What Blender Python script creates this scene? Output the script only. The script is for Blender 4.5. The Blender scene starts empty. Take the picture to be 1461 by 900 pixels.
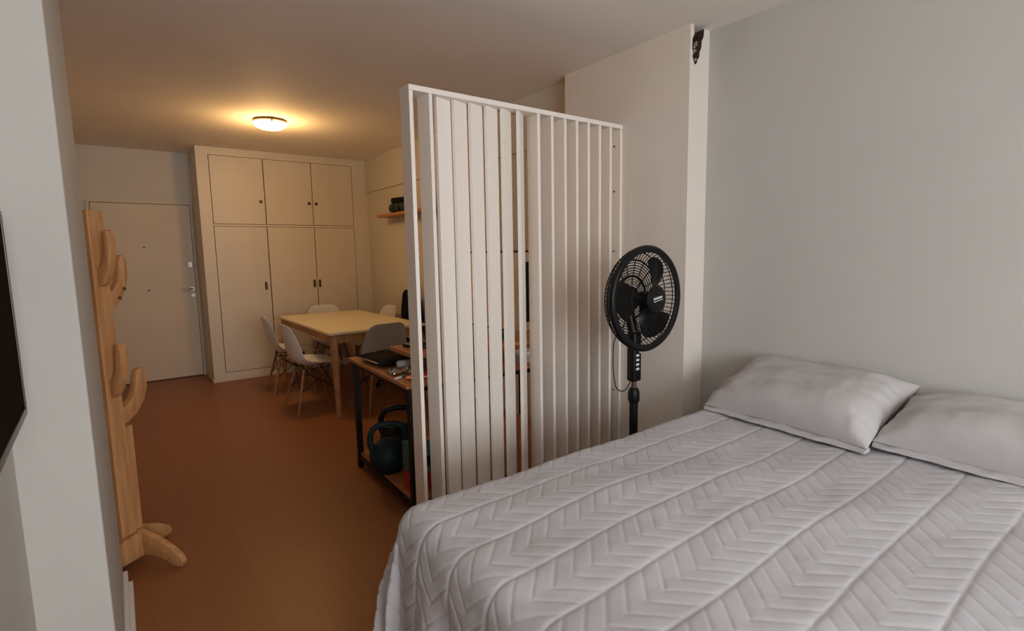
import bpy, bmesh, math, random
import numpy as np
from mathutils import Vector, Matrix
from mathutils import noise as mnoise

random.seed(4)
PI = math.pi
scn = bpy.context.scene
COL = scn.collection

# ------------------------------------------------------------------ camera
cam_d = bpy.data.cameras.new('camera')
cam = bpy.data.objects.new('camera', cam_d)
COL.objects.link(cam)
CR = Vector((0.79888133, -0.6012279, -0.01770944))
CU = Vector((0.08538785, 0.08421622, 0.99278222))
CF = Vector((0.59539695, 0.79462736, -0.11861633))
mw = Matrix.Identity(4)
for i in range(3):
    mw[i][0] = CR[i]; mw[i][1] = CU[i]; mw[i][2] = -CF[i]
mw[0][3], mw[1][3], mw[2][3] = 0, 0, 1.4228
cam.matrix_world = mw
cam_d.sensor_fit = 'HORIZONTAL'
cam_d.sensor_width = 36.0
cam_d.lens = 749.57 / 1461 * 36.0
cam_d.clip_start = 0.02
scn.camera = cam

# ------------------------------------------------------------------ light
scn.view_settings.view_transform = 'Standard'
scn.view_settings.look = 'None'
scn.view_settings.gamma = 1.0
scn.view_settings.use_curve_mapping = False
scn.view_settings.exposure = 0.0
try:
    scn.cycles.max_bounces = 10
    scn.cycles.diffuse_bounces = 6
    scn.cycles.sample_clamp_indirect = 4.0
except Exception:
    pass

WORLD_STRENGTH = 1.0
WINDOW_POWER = 103.0
LAMP_POWER = 18.0
DOME_EMIT = 14.0
w = bpy.data.worlds.new('daylight')
scn.world = w
w.use_nodes = True
w.node_tree.nodes['Background'].inputs[0].default_value = (0.72, 0.84, 1.0, 1)
w.node_tree.nodes['Background'].inputs[1].default_value = WORLD_STRENGTH

wl = bpy.data.lights.new('window_daylight', 'AREA')
wl.shape = 'RECTANGLE'
wl.size = 1.75
wl.size_y = 1.5
wl.energy = WINDOW_POWER
wl.color = (0.945, 0.975, 1.0)
wlo = bpy.data.objects.new('window_daylight', wl)
COL.objects.link(wlo)
wlo.location = (0.72, -2.57, 1.55)
wlo.rotation_euler = (PI / 2, 0, 0)      # -Z of the lamp points to +Y

# ------------------------------------------------------------------ materials
MATS = {}


def mat(name, col, rough=0.6, metal=0.0, spec=0.5, var=0.0, vscale=8.0, bump=0.0, bscale=120.0,
        stretch=None, col2=None, emit=None, trans=0.0):
    if name in MATS:
        return MATS[name]
    m = bpy.data.materials.new(name)
    m.use_nodes = True
    nt = m.node_tree
    b = nt.nodes['Principled BSDF']
    b.inputs['Base Color'].default_value = (*col, 1)
    b.inputs['Roughness'].default_value = rough
    b.inputs['Metallic'].default_value = metal
    b.inputs['Specular IOR Level'].default_value = spec
    if trans:
        b.inputs['Transmission Weight'].default_value = trans
    if emit:
        b.inputs['Emission Color'].default_value = (*emit[0], 1)
        b.inputs['Emission Strength'].default_value = emit[1]
    tc = nt.nodes.new('ShaderNodeTexCoord')
    src = tc.outputs['Object']
    if stretch:
        mp = nt.nodes.new('ShaderNodeMapping')
        mp.inputs['Scale'].default_value = stretch
        nt.links.new(src, mp.inputs['Vector'])
        src = mp.outputs['Vector']
    if var or col2:
        n = nt.nodes.new('ShaderNodeTexNoise')
        n.inputs['Scale'].default_value = vscale
        n.inputs['Detail'].default_value = 5
        nt.links.new(src, n.inputs['Vector'])
        r = nt.nodes.new('ShaderNodeValToRGB')
        a = col
        c2 = col2 or tuple(max(0, c * (1 - var)) for c in col)
        r.color_ramp.elements[0].position = 0.35
        r.color_ramp.elements[1].position = 0.65
        r.color_ramp.elements[0].color = (*c2, 1)
        r.color_ramp.elements[1].color = (*a, 1)
        nt.links.new(n.outputs['Fac'], r.inputs['Fac'])
        nt.links.new(r.outputs['Color'], b.inputs['Base Color'])
    if bump:
        n2 = nt.nodes.new('ShaderNodeTexNoise')
        n2.inputs['Scale'].default_value = bscale
        n2.inputs['Detail'].default_value = 3
        nt.links.new(src, n2.inputs['Vector'])
        bp = nt.nodes.new('ShaderNodeBump')
        bp.inputs['Strength'].default_value = bump
        bp.inputs['Distance'].default_value = 0.004
        nt.links.new(n2.outputs['Fac'], bp.inputs['Height'])
        nt.links.new(bp.outputs['Normal'], b.inputs['Normal'])
    MATS[name] = m
    return m


def floor_material():
    m = bpy.data.materials.new('brown_laminate')
    m.use_nodes = True
    nt = m.node_tree
    b = nt.nodes['Principled BSDF']
    tc = nt.nodes.new('ShaderNodeTexCoord')
    mp = nt.nodes.new('ShaderNodeMapping')
    mp.inputs['Rotation'].default_value = (0, 0, PI / 2)
    nt.links.new(tc.outputs['Object'], mp.inputs['Vector'])
    br = nt.nodes.new('ShaderNodeTexBrick')
    br.offset = 0.37
    br.inputs['Scale'].default_value = 1.0
    br.inputs['Brick Width'].default_value = 1.3
    br.inputs['Row Height'].default_value = 0.19
    br.inputs['Mortar Size'].default_value = 0.0012
    br.inputs['Color1'].default_value = (0.295, 0.112, 0.040, 1)
    br.inputs['Color2'].default_value = (0.275, 0.103, 0.036, 1)
    br.inputs['Mortar'].default_value = (0.24, 0.09, 0.031, 1)
    nt.links.new(mp.outputs['Vector'], br.inputs['Vector'])
    st = nt.nodes.new('ShaderNodeMapping')
    st.inputs['Scale'].default_value = (14, 1.6, 1)
    nt.links.new(tc.outputs['Object'], st.inputs['Vector'])
    n = nt.nodes.new('ShaderNodeTexNoise')
    n.inputs['Scale'].default_value = 3.0
    n.inputs['Detail'].default_value = 6
    nt.links.new(st.outputs['Vector'], n.inputs['Vector'])
    mx = nt.nodes.new('ShaderNodeMix')
    mx.data_type = 'RGBA'
    mx.blend_type = 'MULTIPLY'
    mx.inputs[0].default_value = 0.22
    nt.links.new(br.outputs['Color'], mx.inputs[6])
    nt.links.new(n.outputs['Color'], mx.inputs[7])
    nt.links.new(mx.outputs[2], b.inputs['Base Color'])
    b.inputs['Roughness'].default_value = 0.42
    b.inputs['Specular IOR Level'].default_value = 0.35
    return m


def wall_material(name, col, stains=False):
    """plaster: faint mottling; with stains, brown damp runs under the broken corner"""
    m = bpy.data.materials.new(name)
    m.use_nodes = True
    nt = m.node_tree
    b = nt.nodes['Principled BSDF']
    b.inputs['Roughness'].default_value = 0.75
    b.inputs['Specular IOR Level'].default_value = 0.25
    tc = nt.nodes.new('ShaderNodeTexCoord')
    n = nt.nodes.new('ShaderNodeTexNoise')
    n.inputs['Scale'].default_value = 2.3
    n.inputs['Detail'].default_value = 4
    nt.links.new(tc.outputs['Object'], n.inputs['Vector'])
    r = nt.nodes.new('ShaderNodeValToRGB')
    r.color_ramp.elements[0].color = (*[c * 0.96 for c in col], 1)
    r.color_ramp.elements[1].color = (*col, 1)
    r.color_ramp.elements[0].position = .3
    r.color_ramp.elements[1].position = .7
    nt.links.new(n.outputs['Fac'], r.inputs['Fac'])
    out = r.outputs['Color']
    if stains:
        # distance to a vertical run below the broken corner at (2.79, 1.6, 2.3)
        sep = nt.nodes.new('ShaderNodeSeparateXYZ')
        nt.links.new(tc.outputs['Object'], sep.inputs[0])
        st = nt.nodes.new('ShaderNodeMapping')
        st.inputs['Scale'].default_value = (6, 6, 1.6)
        nt.links.new(tc.outputs['Object'], st.inputs['Vector'])
        n3 = nt.nodes.new('ShaderNodeTexNoise')
        n3.inputs['Scale'].default_value = 1.6
        n3.inputs['Detail'].default_value = 6
        nt.links.new(st.outputs['Vector'], n3.inputs['Vector'])

        def mr(sock, a, bb, c, d):
            q = nt.nodes.new('ShaderNodeMapRange')
            q.interpolation_type = 'SMOOTHSTEP'
            q.inputs[1].default_value = a; q.inputs[2].default_value = bb
            q.inputs[3].default_value = c; q.inputs[4].default_value = d
            nt.links.new(sock, q.inputs[0])
            return q.outputs[0]
        def mul(a, c):
            q = nt.nodes.new('ShaderNodeMath'); q.operation = 'MULTIPLY'
            nt.links.new(a, q.inputs[0]); nt.links.new(c, q.inputs[1])
            return q.outputs[0]
        f = mul(mul(mr(sep.outputs['Y'], 1.45, 1.75, 0, 1), mr(sep.outputs['Z'], 1.7, 2.4, 0, 1)), mr(n3.outputs['Fac'], .42, .72, 0, .26))
        mx = nt.nodes.new('ShaderNodeMix')
        mx.data_type = 'RGBA'
        nt.links.new(f, mx.inputs[0])
        nt.links.new(out, mx.inputs[6])
        mx.inputs[7].default_value = (0.40, 0.33, 0.26, 1)
        out = mx.outputs[2]
    nt.links.new(out, b.inputs['Base Color'])
    n2 = nt.nodes.new('ShaderNodeTexNoise')
    n2.inputs['Scale'].default_value = 14
    n2.inputs['Detail'].default_value = 5
    nt.links.new(tc.outputs['Object'], n2.inputs['Vector'])
    bp = nt.nodes.new('ShaderNodeBump')
    bp.inputs['Strength'].default_value = 0.12
    bp.inputs['Distance'].default_value = 0.006
    nt.links.new(n2.outputs['Fac'], bp.inputs['Height'])
    nt.links.new(bp.outputs['Normal'], b.inputs['Normal'])
    return m


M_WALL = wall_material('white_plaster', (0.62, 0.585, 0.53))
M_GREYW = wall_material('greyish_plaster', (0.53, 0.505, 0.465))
M_PIER = wall_material('plaster_lit_tone', (0.80, 0.735, 0.665))  # lighter and warmer than the walls: lamp light put into the colour
M_WALLR = wall_material('white_plaster_dim_damp', (0.57, 0.555, 0.525), True)  # damp stains over a base greyed to carry the dimmer light here
M_CEIL = wall_material('ceiling_plaster', (0.85, 0.80, 0.745))
M_FLOOR = floor_material()
M_TRIM = mat('white_trim', (0.68, 0.66, 0.62), 0.5)
M_DOOR = mat('door_paint', (0.62, 0.525, 0.40), 0.5, var=0.05, vscale=3)
M_CLOSET = mat('closet_paint', (0.66, 0.585, 0.47), 0.45, var=0.04, vscale=3)
M_GAPDARK = mat('dark_gap', (0.12, 0.07, 0.04), 0.9)
M_BRASS = mat('dark_bronze', (0.10, 0.06, 0.03), 0.4, 0.7)
M_CHROME = mat('chrome', (0.40, 0.37, 0.33), 0.42, 1.0)
M_SLAT = mat('white_lacquer', (0.90, 0.835, 0.765), 0.45, var=0.012, vscale=2, stretch=(30, 30, 1))
M_PINE = mat('pine_wood', (0.56, 0.285, 0.115), 0.5, col2=(0.43, 0.195, 0.07), vscale=3, stretch=(16, 16, 1.2), bump=.08, bscale=20)
M_PINED = mat('pine_knot', (0.09, 0.04, 0.02), 0.6)
M_QUILT = mat('quilt_fabric', (0.565, 0.555, 0.585), 0.85, spec=0.15, bump=.12, bscale=420, var=.04, vscale=5)
M_PILLOW = mat('pillow_fabric', (0.525, 0.505, 0.505), 0.85, spec=0.15, bump=.10, bscale=380, var=.05, vscale=7)
M_MATTRESS = mat('mattress_white', (0.6, 0.58, 0.56), 0.9)
M_BLACK = mat('black_plastic', (0.005, 0.005, 0.005), 0.42, spec=.25)
M_BLACKG = mat('black_gloss', (0.007, 0.0065, 0.0065), 0.30, spec=.35)
M_STEEL = mat('black_steel', (0.009, 0.007, 0.006), 0.5, spec=.25)
M_LIGHTGREY = mat('light_grey_plastic', (0.72, 0.72, 0.72), 0.4)
M_SHELL = mat('white_plastic_shell', (0.74, 0.72, 0.68), 0.38)
M_SHELL_SHADE = mat('shaded_plastic_shell', (0.44, 0.43, 0.42), 0.42)  # shell plastic again, its shadow-side grey put into the colour
M_LEGWOOD = mat('beech_legs', (0.34, 0.155, 0.065), 0.5, col2=(0.26, 0.11, 0.045), vscale=4, stretch=(20, 20, 2))
M_TABLETOP = mat('cream_tabletop', (0.80, 0.71, 0.50), 0.33)
M_TABLEW = mat('table_wood', (0.46, 0.235, 0.10), 0.5, col2=(0.36, 0.17, 0.07), vscale=4, stretch=(12, 12, 2))
M_DESKW = mat('desk_wood', (0.50, 0.22, 0.09), 0.42, col2=(0.38, 0.15, 0.055), vscale=4, stretch=(2, 14, 14))
M_SHELFW = mat('shelf_wood', (0.50, 0.20, 0.06), 0.45, col2=(0.38, 0.14, 0.04), vscale=5, stretch=(14, 2, 14))
M_TEAL = mat('dark_teal_vinyl', (0.007, 0.019, 0.024), 0.55, spec=.25)
M_TEALB = mat('teal_card', (0.03, 0.15, 0.13), 0.55)
M_RED = mat('red_card', (0.42, 0.025, 0.015), 0.5)
M_CLOTHK = mat('black_nylon', (0.009, 0.007, 0.007), 0.8, spec=.10, bump=.3, bscale=60)
M_GREYFAB = mat('grey_fabric', (0.42, 0.41, 0.42), 0.8, bump=.2, bscale=200)
M_FOIL = mat('silver_foil', (0.75, 0.73, 0.72), 0.22, 1.0)
M_PALE = mat('pale_paper', (0.75, 0.74, 0.72), 0.6)
M_GREENK = mat('dark_green_canvas', (0.018, 0.035, 0.018), 0.8, bump=.3, bscale=90)
M_BROKEN = mat('broken_masonry', (0.10, 0.06, 0.04), 0.95, col2=(0.035, 0.02, 0.014), vscale=40, bump=1.0, bscale=60)
M_RUBBLE = mat('crumbled_plaster', (0.42, 0.36, 0.30), 0.95, col2=(0.2, 0.14, 0.1), vscale=50)
M_LAMPBASE = mat('lamp_base_bronze', (0.20, 0.11, 0.05), 0.4, 0.6)
M_DOME = mat('lit_glass_dome', (0.9, 0.8, 0.6), 0.3, emit=((1.0, 0.66, 0.30), DOME_EMIT))
M_SCREEN = mat('screen_glass', (0.022, 0.015, 0.011), 0.4, spec=.0)
M_BEZEL = mat('grey_bezel', (0.12, 0.10, 0.10), 0.3, 0.6)
M_GLASS = mat('window_glass', (0.9, 0.95, 1.0), 0.02, trans=1.0)


# ------------------------------------------------------------------ mesh helpers
def smooth_by_angle(me, ang=0.6):
    bm = bmesh.new()
    bm.from_mesh(me)
    for f in bm.faces:
        f.smooth = True
    for e in bm.edges:
        if len(e.link_faces) == 2 and e.calc_face_angle(0) > ang:
            e.smooth = False
    bm.to_mesh(me)
    bm.free()


def obj(name, bm, m, parent=None, smooth=False, label=None):
    bmesh.ops.recalc_face_normals(bm, faces=bm.faces[:])
    me = bpy.data.meshes.new(name)
    bm.to_mesh(me)
    bm.free()
    me.materials.append(m)
    if smooth:
        smooth_by_angle(me, smooth if not isinstance(smooth, bool) else 0.6)
    o = bpy.data.objects.new(name, me)
    COL.objects.link(o)
    if parent is not None:
        o.parent = parent
    if label:
        o['label'] = label
    return o


def tag(o, label, cat, group=None):
    o['label'] = label
    o['category'] = cat
    if group:
        o['group'] = group
    return o


def thing(name, label, cat, loc=(0, 0, 0), rotz=0.0, group=None):
    o = bpy.data.objects.new(name, None)
    o.empty_display_size = 0.05
    COL.objects.link(o)
    o.location = loc
    o.rotation_euler = (0, 0, rotz)
    return tag(o, label, cat, group)


def struct(name, bm, m, parent=None, label=None, smooth=False):
    o = obj(name, bm, m, parent, smooth, label)
    if parent is None:
        o['kind'] = 'structure'
    return o


def dup(root, loc, rotz, label):
    r = root.copy()
    COL.objects.link(r)
    r.location = loc
    r.rotation_euler = (0, 0, rotz)
    r['label'] = label
    for ch in list(root.children):
        c = ch.copy()
        COL.objects.link(c)
        c.parent = r
        for g in ch.children:
            d = g.copy()
            COL.objects.link(d)
            d.parent = c
    return r


def NB():
    return bmesh.new()


def box(bm, x0, x1, y0, y1, z0, z1, bev=0.0, seg=2, mtx=None):
    vs = [bm.verts.new((x, y, z)) for z in (z0, z1) for y in (y0, y1) for x in (x0, x1)]
    fs = [(0, 1, 3, 2), (4, 6, 7, 5), (0, 4, 5, 1), (2, 3, 7, 6), (0, 2, 6, 4), (1, 5, 7, 3)]
    faces = [bm.faces.new([vs[i] for i in f]) for f in fs]
    if mtx is not None:
        bmesh.ops.transform(bm, matrix=mtx, verts=vs)
    if bev > 0:
        es = list({e for f in faces for e in f.edges})
        bmesh.ops.bevel(bm, geom=es, offset=bev, segments=seg, affect='EDGES', profile=0.5)
    return vs


def boxes(*bs, bev=0.0):
    bm = NB()
    for b in bs:
        box(bm, *b, bev=bev)
    return bm


def prism(bm, poly, axis, a, b, mtx=None):
    """extrude a 2-D polygon along axis ('x','y','z') from a to b"""
    def P(u, v, t):
        return {'x': (t, u, v), 'y': (u, t, v), 'z': (u, v, t)}[axis]
    lo = [bm.verts.new(P(u, v, a)) for u, v in poly]
    hi = [bm.verts.new(P(u, v, b)) for u, v in poly]
    n = len(poly)
    bm.faces.new(lo)
    bm.faces.new(hi[::-1])
    for i in range(n):
        bm.faces.new([lo[i], hi[i], hi[(i + 1) % n], lo[(i + 1) % n]])
    if mtx is not None:
        bmesh.ops.transform(bm, matrix=mtx, verts=lo + hi)
    return lo + hi


def tube(bm, pts, r, seg=8, closed=False, cap=True):
    pts = [Vector(p) for p in pts]
    n = len(pts)
    rs = r if isinstance(r, (list, tuple)) else [r] * n
    rings = []
    prev = None
    for i, p in enumerate(pts):
        if closed:
            t = pts[(i + 1) % n] - pts[i - 1]
        else:
            t = pts[min(i + 1, n - 1)] - pts[max(i - 1, 0)]
        t.normalize()
        if prev is None:
            up = Vector((0, 0, 1)) if abs(t.z) < 0.9 else Vector((1, 0, 0))
            nrm = (up - t * up.dot(t)).normalized()
        else:
            nrm = (prev - t * prev.dot(t))
            nrm = nrm.normalized() if nrm.length > 1e-6 else prev
        prev = nrm
        bn = t.cross(nrm)
        rings.append([bm.verts.new(p + (nrm * math.cos(2 * PI * k / seg) + bn * math.sin(2 * PI * k / seg)) * rs[i]) for k in range(seg)])
    m = n if closed else n - 1
    for i in range(m):
        A, B = rings[i], rings[(i + 1) % n]
        for k in range(seg):
            bm.faces.new([A[k], A[(k + 1) % seg], B[(k + 1) % seg], B[k]])
    if cap and not closed:
        bm.faces.new(rings[0][::-1])
        bm.faces.new(rings[-1])
    return [v for rg in rings for v in rg]


def lathe(bm, prof, c=(0, 0, 0), seg=32, mtx=None):
    """revolve (r, z) profile about z"""
    rings = []
    allv = []
    for r, z in prof:
        if r < 1e-6:
            v = bm.verts.new((c[0], c[1], c[2] + z))
            rings.append([v])
            allv.append(v)
        else:
            rg = [bm.verts.new((c[0] + r * math.cos(2 * PI * k / seg), c[1] + r * math.sin(2 * PI * k / seg), c[2] + z)) for k in range(seg)]
            rings.append(rg)
            allv += rg
    for A, B in zip(rings, rings[1:]):
        for k in range(seg):
            k2 = (k + 1) % seg
            if len(A) == 1 and len(B) == 1:
                continue
            if len(A) == 1:
                bm.faces.new([A[0], B[k2], B[k]])
            elif len(B) == 1:
                bm.faces.new([A[k], A[k2], B[0]])
            else:
                bm.faces.new([A[k], A[k2], B[k2], B[k]])
    if mtx is not None:
        bmesh.ops.transform(bm, matrix=mtx, verts=allv)
    return allv


def grid_obj(name, V, F, m, parent=None, smooth=True):
    me = bpy.data.meshes.new(name)
    me.from_pydata(V, [], F)
    me.materials.append(m)
    if smooth:
        me.polygons.foreach_set('use_smooth', [True] * len(me.polygons))
    me.update()
    o = bpy.data.objects.new(name, me)
    COL.objects.link(o)
    if parent is not None:
        o.parent = parent
    return o


# ------------------------------------------------------------------ the room
ZC = 2.646          # ceiling
YD = 7.357          # entrance wall
YC = 6.769          # closet front
XW = 2.713          # beam face on the right wall
XR = 2.735          # right wall in the far half
XP = 2.619          # pier face
XN = 2.80           # right wall beside the bed
XL = -0.245         # left wall beside the camera
YB = -2.40          # window wall

struct('floor', boxes((-0.9, 3.0, YB - .15, YD + .15, -0.12, 0)), M_FLOOR)
struct('ceiling', boxes((-0.9, 3.0, YB - .15, YD + .15, ZC, ZC + .12)), M_CEIL)
struct('wall_right', boxes((XR, XR + .2, 2.831, YD, 0, ZC)), M_WALL)
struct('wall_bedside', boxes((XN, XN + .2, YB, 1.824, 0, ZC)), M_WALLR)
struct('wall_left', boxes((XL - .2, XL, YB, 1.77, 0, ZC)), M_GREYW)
struct('wall_entrance', boxes((-0.9, 0.9, YD, YD + .15, 0, ZC)), M_WALL)
struct('wall_corridor', boxes((-0.70, -0.55, 2.75, YD, 0, ZC)), M_WALL)
# pier between the left wall and the corridor
bm = boxes((-0.70, -0.087, 1.77, 2.75, 0, ZC))
es = [e for e in bm.edges if abs(e.verts[0].co.x + .087) < 1e-4 and abs(e.verts[1].co.x + .087) < 1e-4 and abs(e.verts[0].co.y - e.verts[1].co.y) < 1e-4]
bmesh.ops.bevel(bm, geom=es, offset=.006, segments=3, affect='EDGES', profile=.5)
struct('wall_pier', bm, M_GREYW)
# window wall behind the camera
struct('wall_back', boxes((-0.45, -0.15, YB - .15, YB, 0, ZC), (1.60, 3.0, YB - .15, YB, 0, ZC),
                          (-0.15, 1.60, YB - .15, YB, 0, .78), (-0.15, 1.60, YB - .15, YB, 2.32, ZC)), M_WALL)
wf = struct('window_1', boxes((-0.15, -0.10, YB - .11, YB - .05, .78, 2.32), (1.55, 1.60, YB - .11, YB - .05, .78, 2.32),
                              (-0.10, 1.55, YB - .11, YB - .05, .78, .83), (-0.10, 1.55, YB - .11, YB - .05, 2.27, 2.32),
                              (.70, .75, YB - .11, YB - .05, .83, 2.27)), M_TRIM)
# beam along the upper right wall
struct('trim_beam', boxes((XW, XR + .1, 2.831, YD, 2.237, ZC)), M_WALL)

# pier on the right wall, with the broken corner under the ceiling
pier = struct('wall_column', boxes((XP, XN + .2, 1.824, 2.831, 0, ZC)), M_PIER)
cut_poly = [(2.652, ZC + .01), (2.655, 2.60), (2.640, 2.575), (2.636, 2.53), (2.644, 2.50), (2.639, 2.475), (2.655, 2.455), (2.664, 2.440),
            (2.683, 2.452), (2.690, 2.472), (2.705, 2.487), (2.708, 2.515), (2.722, 2.54), (2.727, 2.58), (2.741, 2.60), (2.748, ZC + .01)]
bmc = NB()
prism(bmc, cut_poly, 'y', 1.80, 1.90)
bmesh.ops.recalc_face_normals(bmc, faces=bmc.faces[:])
mec = bpy.data.meshes.new('cut')
bmc.to_mesh(mec)
bmc.free()
mec.materials.append(M_BROKEN)
cutter = bpy.data.objects.new('cut', mec)
COL.objects.link(cutter)
pier.data.materials.append(M_BROKEN)
md = pier.modifiers.new('b', 'BOOLEAN')
md.operation = 'DIFFERENCE'
md.object = cutter
md.solver = 'EXACT'
try:
    md.material_mode = 'TRANSFER'
except Exception:
    pass
dg = bpy.context.evaluated_depsgraph_get()
new_me = bpy.data.meshes.new_from_object(pier.evaluated_get(dg))
pier.modifiers.clear()
pier.data = new_me
bpy.data.objects.remove(cutter)
for p in pier.data.polygons:
    c = p.center
    inside = 1.826 < c.y < 1.899 and 2.63 < c.x < 2.75 and 2.43 < c.z < ZC - .002
    if abs(c.y - 1.90) < .002 or inside:
        p.material_index = len(pier.data.materials) - 1
# crumbled plaster lodged in the hole
bm = NB()
rr = random.Random(2)
for k in range(16):
    x = rr.uniform(2.648, 2.70); z = rr.uniform(2.455, 2.575); y = rr.uniform(1.835, 1.885)
    s = rr.uniform(.006, .014)
    r = bmesh.ops.create_icosphere(bm, subdivisions=1, radius=s, matrix=Matrix.Translation((x, y, z)))
    for v in r['verts']:
        v.co += Vector((rr.uniform(-1, 1), rr.uniform(-1, 1), rr.uniform(-1, 1))) * s * .35
struct('trim_rubble', bm, M_RUBBLE, pier, 'crumbled plaster and broken brick in the hole')

# baseboards
struct('baseboard_left', boxes((-0.087, -0.070, 1.79, 2.742, 0, .075), (-0.0705, -0.054, 1.79, 2.655, 0, .066), bev=.003), M_TRIM)
struct('baseboard_corridor', boxes((-0.549, -0.535, 2.76, YD - .01, 0, .07)), M_TRIM)

# ------------------------------------------------------------------ entrance door
bm = NB()
box(bm, -0.165, 0.755, YD - .022, YD - .002, .012, 2.045, bev=.002)
d = struct('door_1', bm, M_DOOR)
struct('door_frame', boxes((-0.20, -0.170, YD - .026, YD, 0, 2.075), (0.760, 0.777, YD - .026, YD, 0, 2.075), (-0.170, 0.760, YD - .026, YD, 2.050, 2.075), bev=.002), M_DOOR, d)
struct('door_gap', boxes((-0.172, 0.762, YD - .004, YD - .001, 0, 2.052)), M_GAPDARK, d)
bm = NB()
lathe(bm, [(0, -.004), (.024, -.004), (.024, .004), (0, .004)], seg=20, mtx=Matrix.Translation((.715, YD - .026, 1.062)) @ Matrix.Rotation(PI / 2, 4, 'X'))
tube(bm, [(.715, YD - .03, 1.062), (.715, YD - .062, 1.062), (.700, YD - .068, 1.062), (.655, YD - .066, 1.060), (.612, YD - .062, 1.066)], [.009, .009, .010, .009, .007], 10)
struct('door_handle', bm, M_CHROME, d, 'chrome lever handle', smooth=True)
bm = NB()
lathe(bm, [(0, -.004), (.020, -.004), (.020, .004), (0, .004)], seg=20, mtx=Matrix.Translation((.722, YD - .026, .985)) @ Matrix.Rotation(PI / 2, 4, 'X'))
struct('keyhole_plate', bm, M_CHROME, d, 'round metal keyhole plate', smooth=True)
bm = NB()
box(bm, .690, .738, YD - .045, YD - .022, 1.315, 1.385, bev=.004)
lathe(bm, [(0, -.004), (.014, -.004), (.014, .006), (0, .006)], seg=16, mtx=Matrix.Translation((.712, YD - .048, 1.35)) @ Matrix.Rotation(PI / 2, 4, 'X'))
struct('deadbolt', bm, M_CHROME, d, 'small metal deadbolt')
for x, z in ((.280, 1.556), (.285, 1.067)):
    bm = NB()
    lathe(bm, [(0, -.003), (.011, -.003), (.011, .004), (0, .005)], seg=14, mtx=Matrix.Translation((x, YD - .025, z)) @ Matrix.Rotation(PI / 2, 4, 'X'))
    struct('peephole', bm, M_BRASS, d, 'small dark round fitting on the door')

# ------------------------------------------------------------------ built-in closet
cl = thing('built_in_closet', 'tall cream built-in closet with six flush doors filling the far wall', 'closet', (0.797, YC, 0))
X0, X1, Y1 = 0.0, XW - .797 - .001, YD - YC - .002
ZT = ZC - .002
xs = [(.125, .672), (.680, 1.219), (1.225, 1.728)]
zl, zu = (.105, 1.775), (1.806, 2.555)
bm = NB()
box(bm, X0, X1, .03, Y1, 0, ZT)
# face frame
box(bm, X0, .120, 0, .03, 0, ZT)
box(bm, 1.733, X1, 0, .03, 0, ZT)
box(bm, .120, 1.733, 0, .03, 0, .100)
box(bm, .120, 1.733, 0, .03, 2.560, ZT)
box(bm, .120, 1.733, 0, .03, 1.780, 1.801)
obj('closet_frame', bm, M_CLOSET, cl)
obj('side_filler', boxes((X1 + .0005, XR - .797 - .001, 0, .03, 0, 2.236)), M_CLOSET, cl)
obj('closet_recess', boxes((.118, 1.735, .018, .032, .098, 2.562)), M_GAPDARK, cl)
obj('plinth', boxes((X0, 1.733, -.012, -.0005, 0, .045), (-.012, -.0005, -.012, Y1, 0, .045), bev=.003), M_CLOSET, cl)
for i, (a, b) in enumerate(xs):
    for k, (z0, z1) in enumerate((zl, zu)):
        bm = NB()
        box(bm, a + .001, b - .001, -.004, .016, z0, z1, bev=.0025)
        dr = obj('door', bm, M_CLOSET, cl)
        if k:
            kx = (.621, 1.171, 1.226)[i] if i < 2 else 1.252
            kx = (.628, 1.178, 1.262)[i]
            bm = NB()
            lathe(bm, [(0, -.004), (.017, -.004), (.019, .006), (.014, .014), (0, .016)], seg=16,
                  mtx=Matrix.Translation((kx, -.008, 2.067)) @ Matrix.Rotation(PI / 2, 4, 'X'))
            obj('knob', bm, M_BRASS, dr, True, 'dark bronze knob')
        else:
            kx = (.622, 1.186, 1.252)[i]
            bm = NB()
            pts = []
            for s in range(20):
                a_ = 2 * PI * s / 20
                pts.append((kx + .015 * math.cos(a_), 1.083 + (.034 if math.sin(a_) > 0 else -.034) + .015 * math.sin(a_)))
            prism(bm, pts, 'y', -.009, -.003)
            pts2 = [(kx + (u - kx) * .62, 1.083 + (v - 1.083) * .8) for u, v in pts]
            prism(bm, pts2, 'y', -.0105, -.0085)
            obj('recessed_pull', bm, M_BRASS, dr, False, 'dark bronze flush pull')

# ------------------------------------------------------------------ ceiling lamp
lp = thing('ceiling_lamp', 'lit round glass dome lamp glowing warm on the ceiling', 'ceiling lamp', (1.225, 5.22, ZC))
bm = NB()
lathe(bm, [(0, 0), (.120, 0), (.136, -.008), (.138, -.019), (.130, -.023), (0, -.023)], seg=40)
obj('lamp_base', bm, M_LAMPBASE, lp, True)
bm = NB()
lathe(bm, [(.128, -.024), (.140, -.029), (.138, -.039), (.124, -.055), (.096, -.070), (.056, -.081), (0, -.085)], seg=40)
obj('glass_dome', bm, M_DOME, lp, True)
for a in (0.4, 2.5, 4.6):
    bm = NB()
    box(bm, .132, .145, -.008, .008, -.038, -.015, bev=.002, mtx=Matrix.Rotation(a, 4, 'Z'))
    obj('clip', bm, M_LAMPBASE, lp)
pl = bpy.data.lights.new('lamp_bulb', 'POINT')
pl.energy = LAMP_POWER
pl.color = (1.0, 0.57, 0.21)
pl.shadow_soft_size = 0.10
plo = bpy.data.objects.new('lamp_bulb', pl)
COL.objects.link(plo)
plo.parent = lp
plo.location = (0, 0, -.22)

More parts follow.
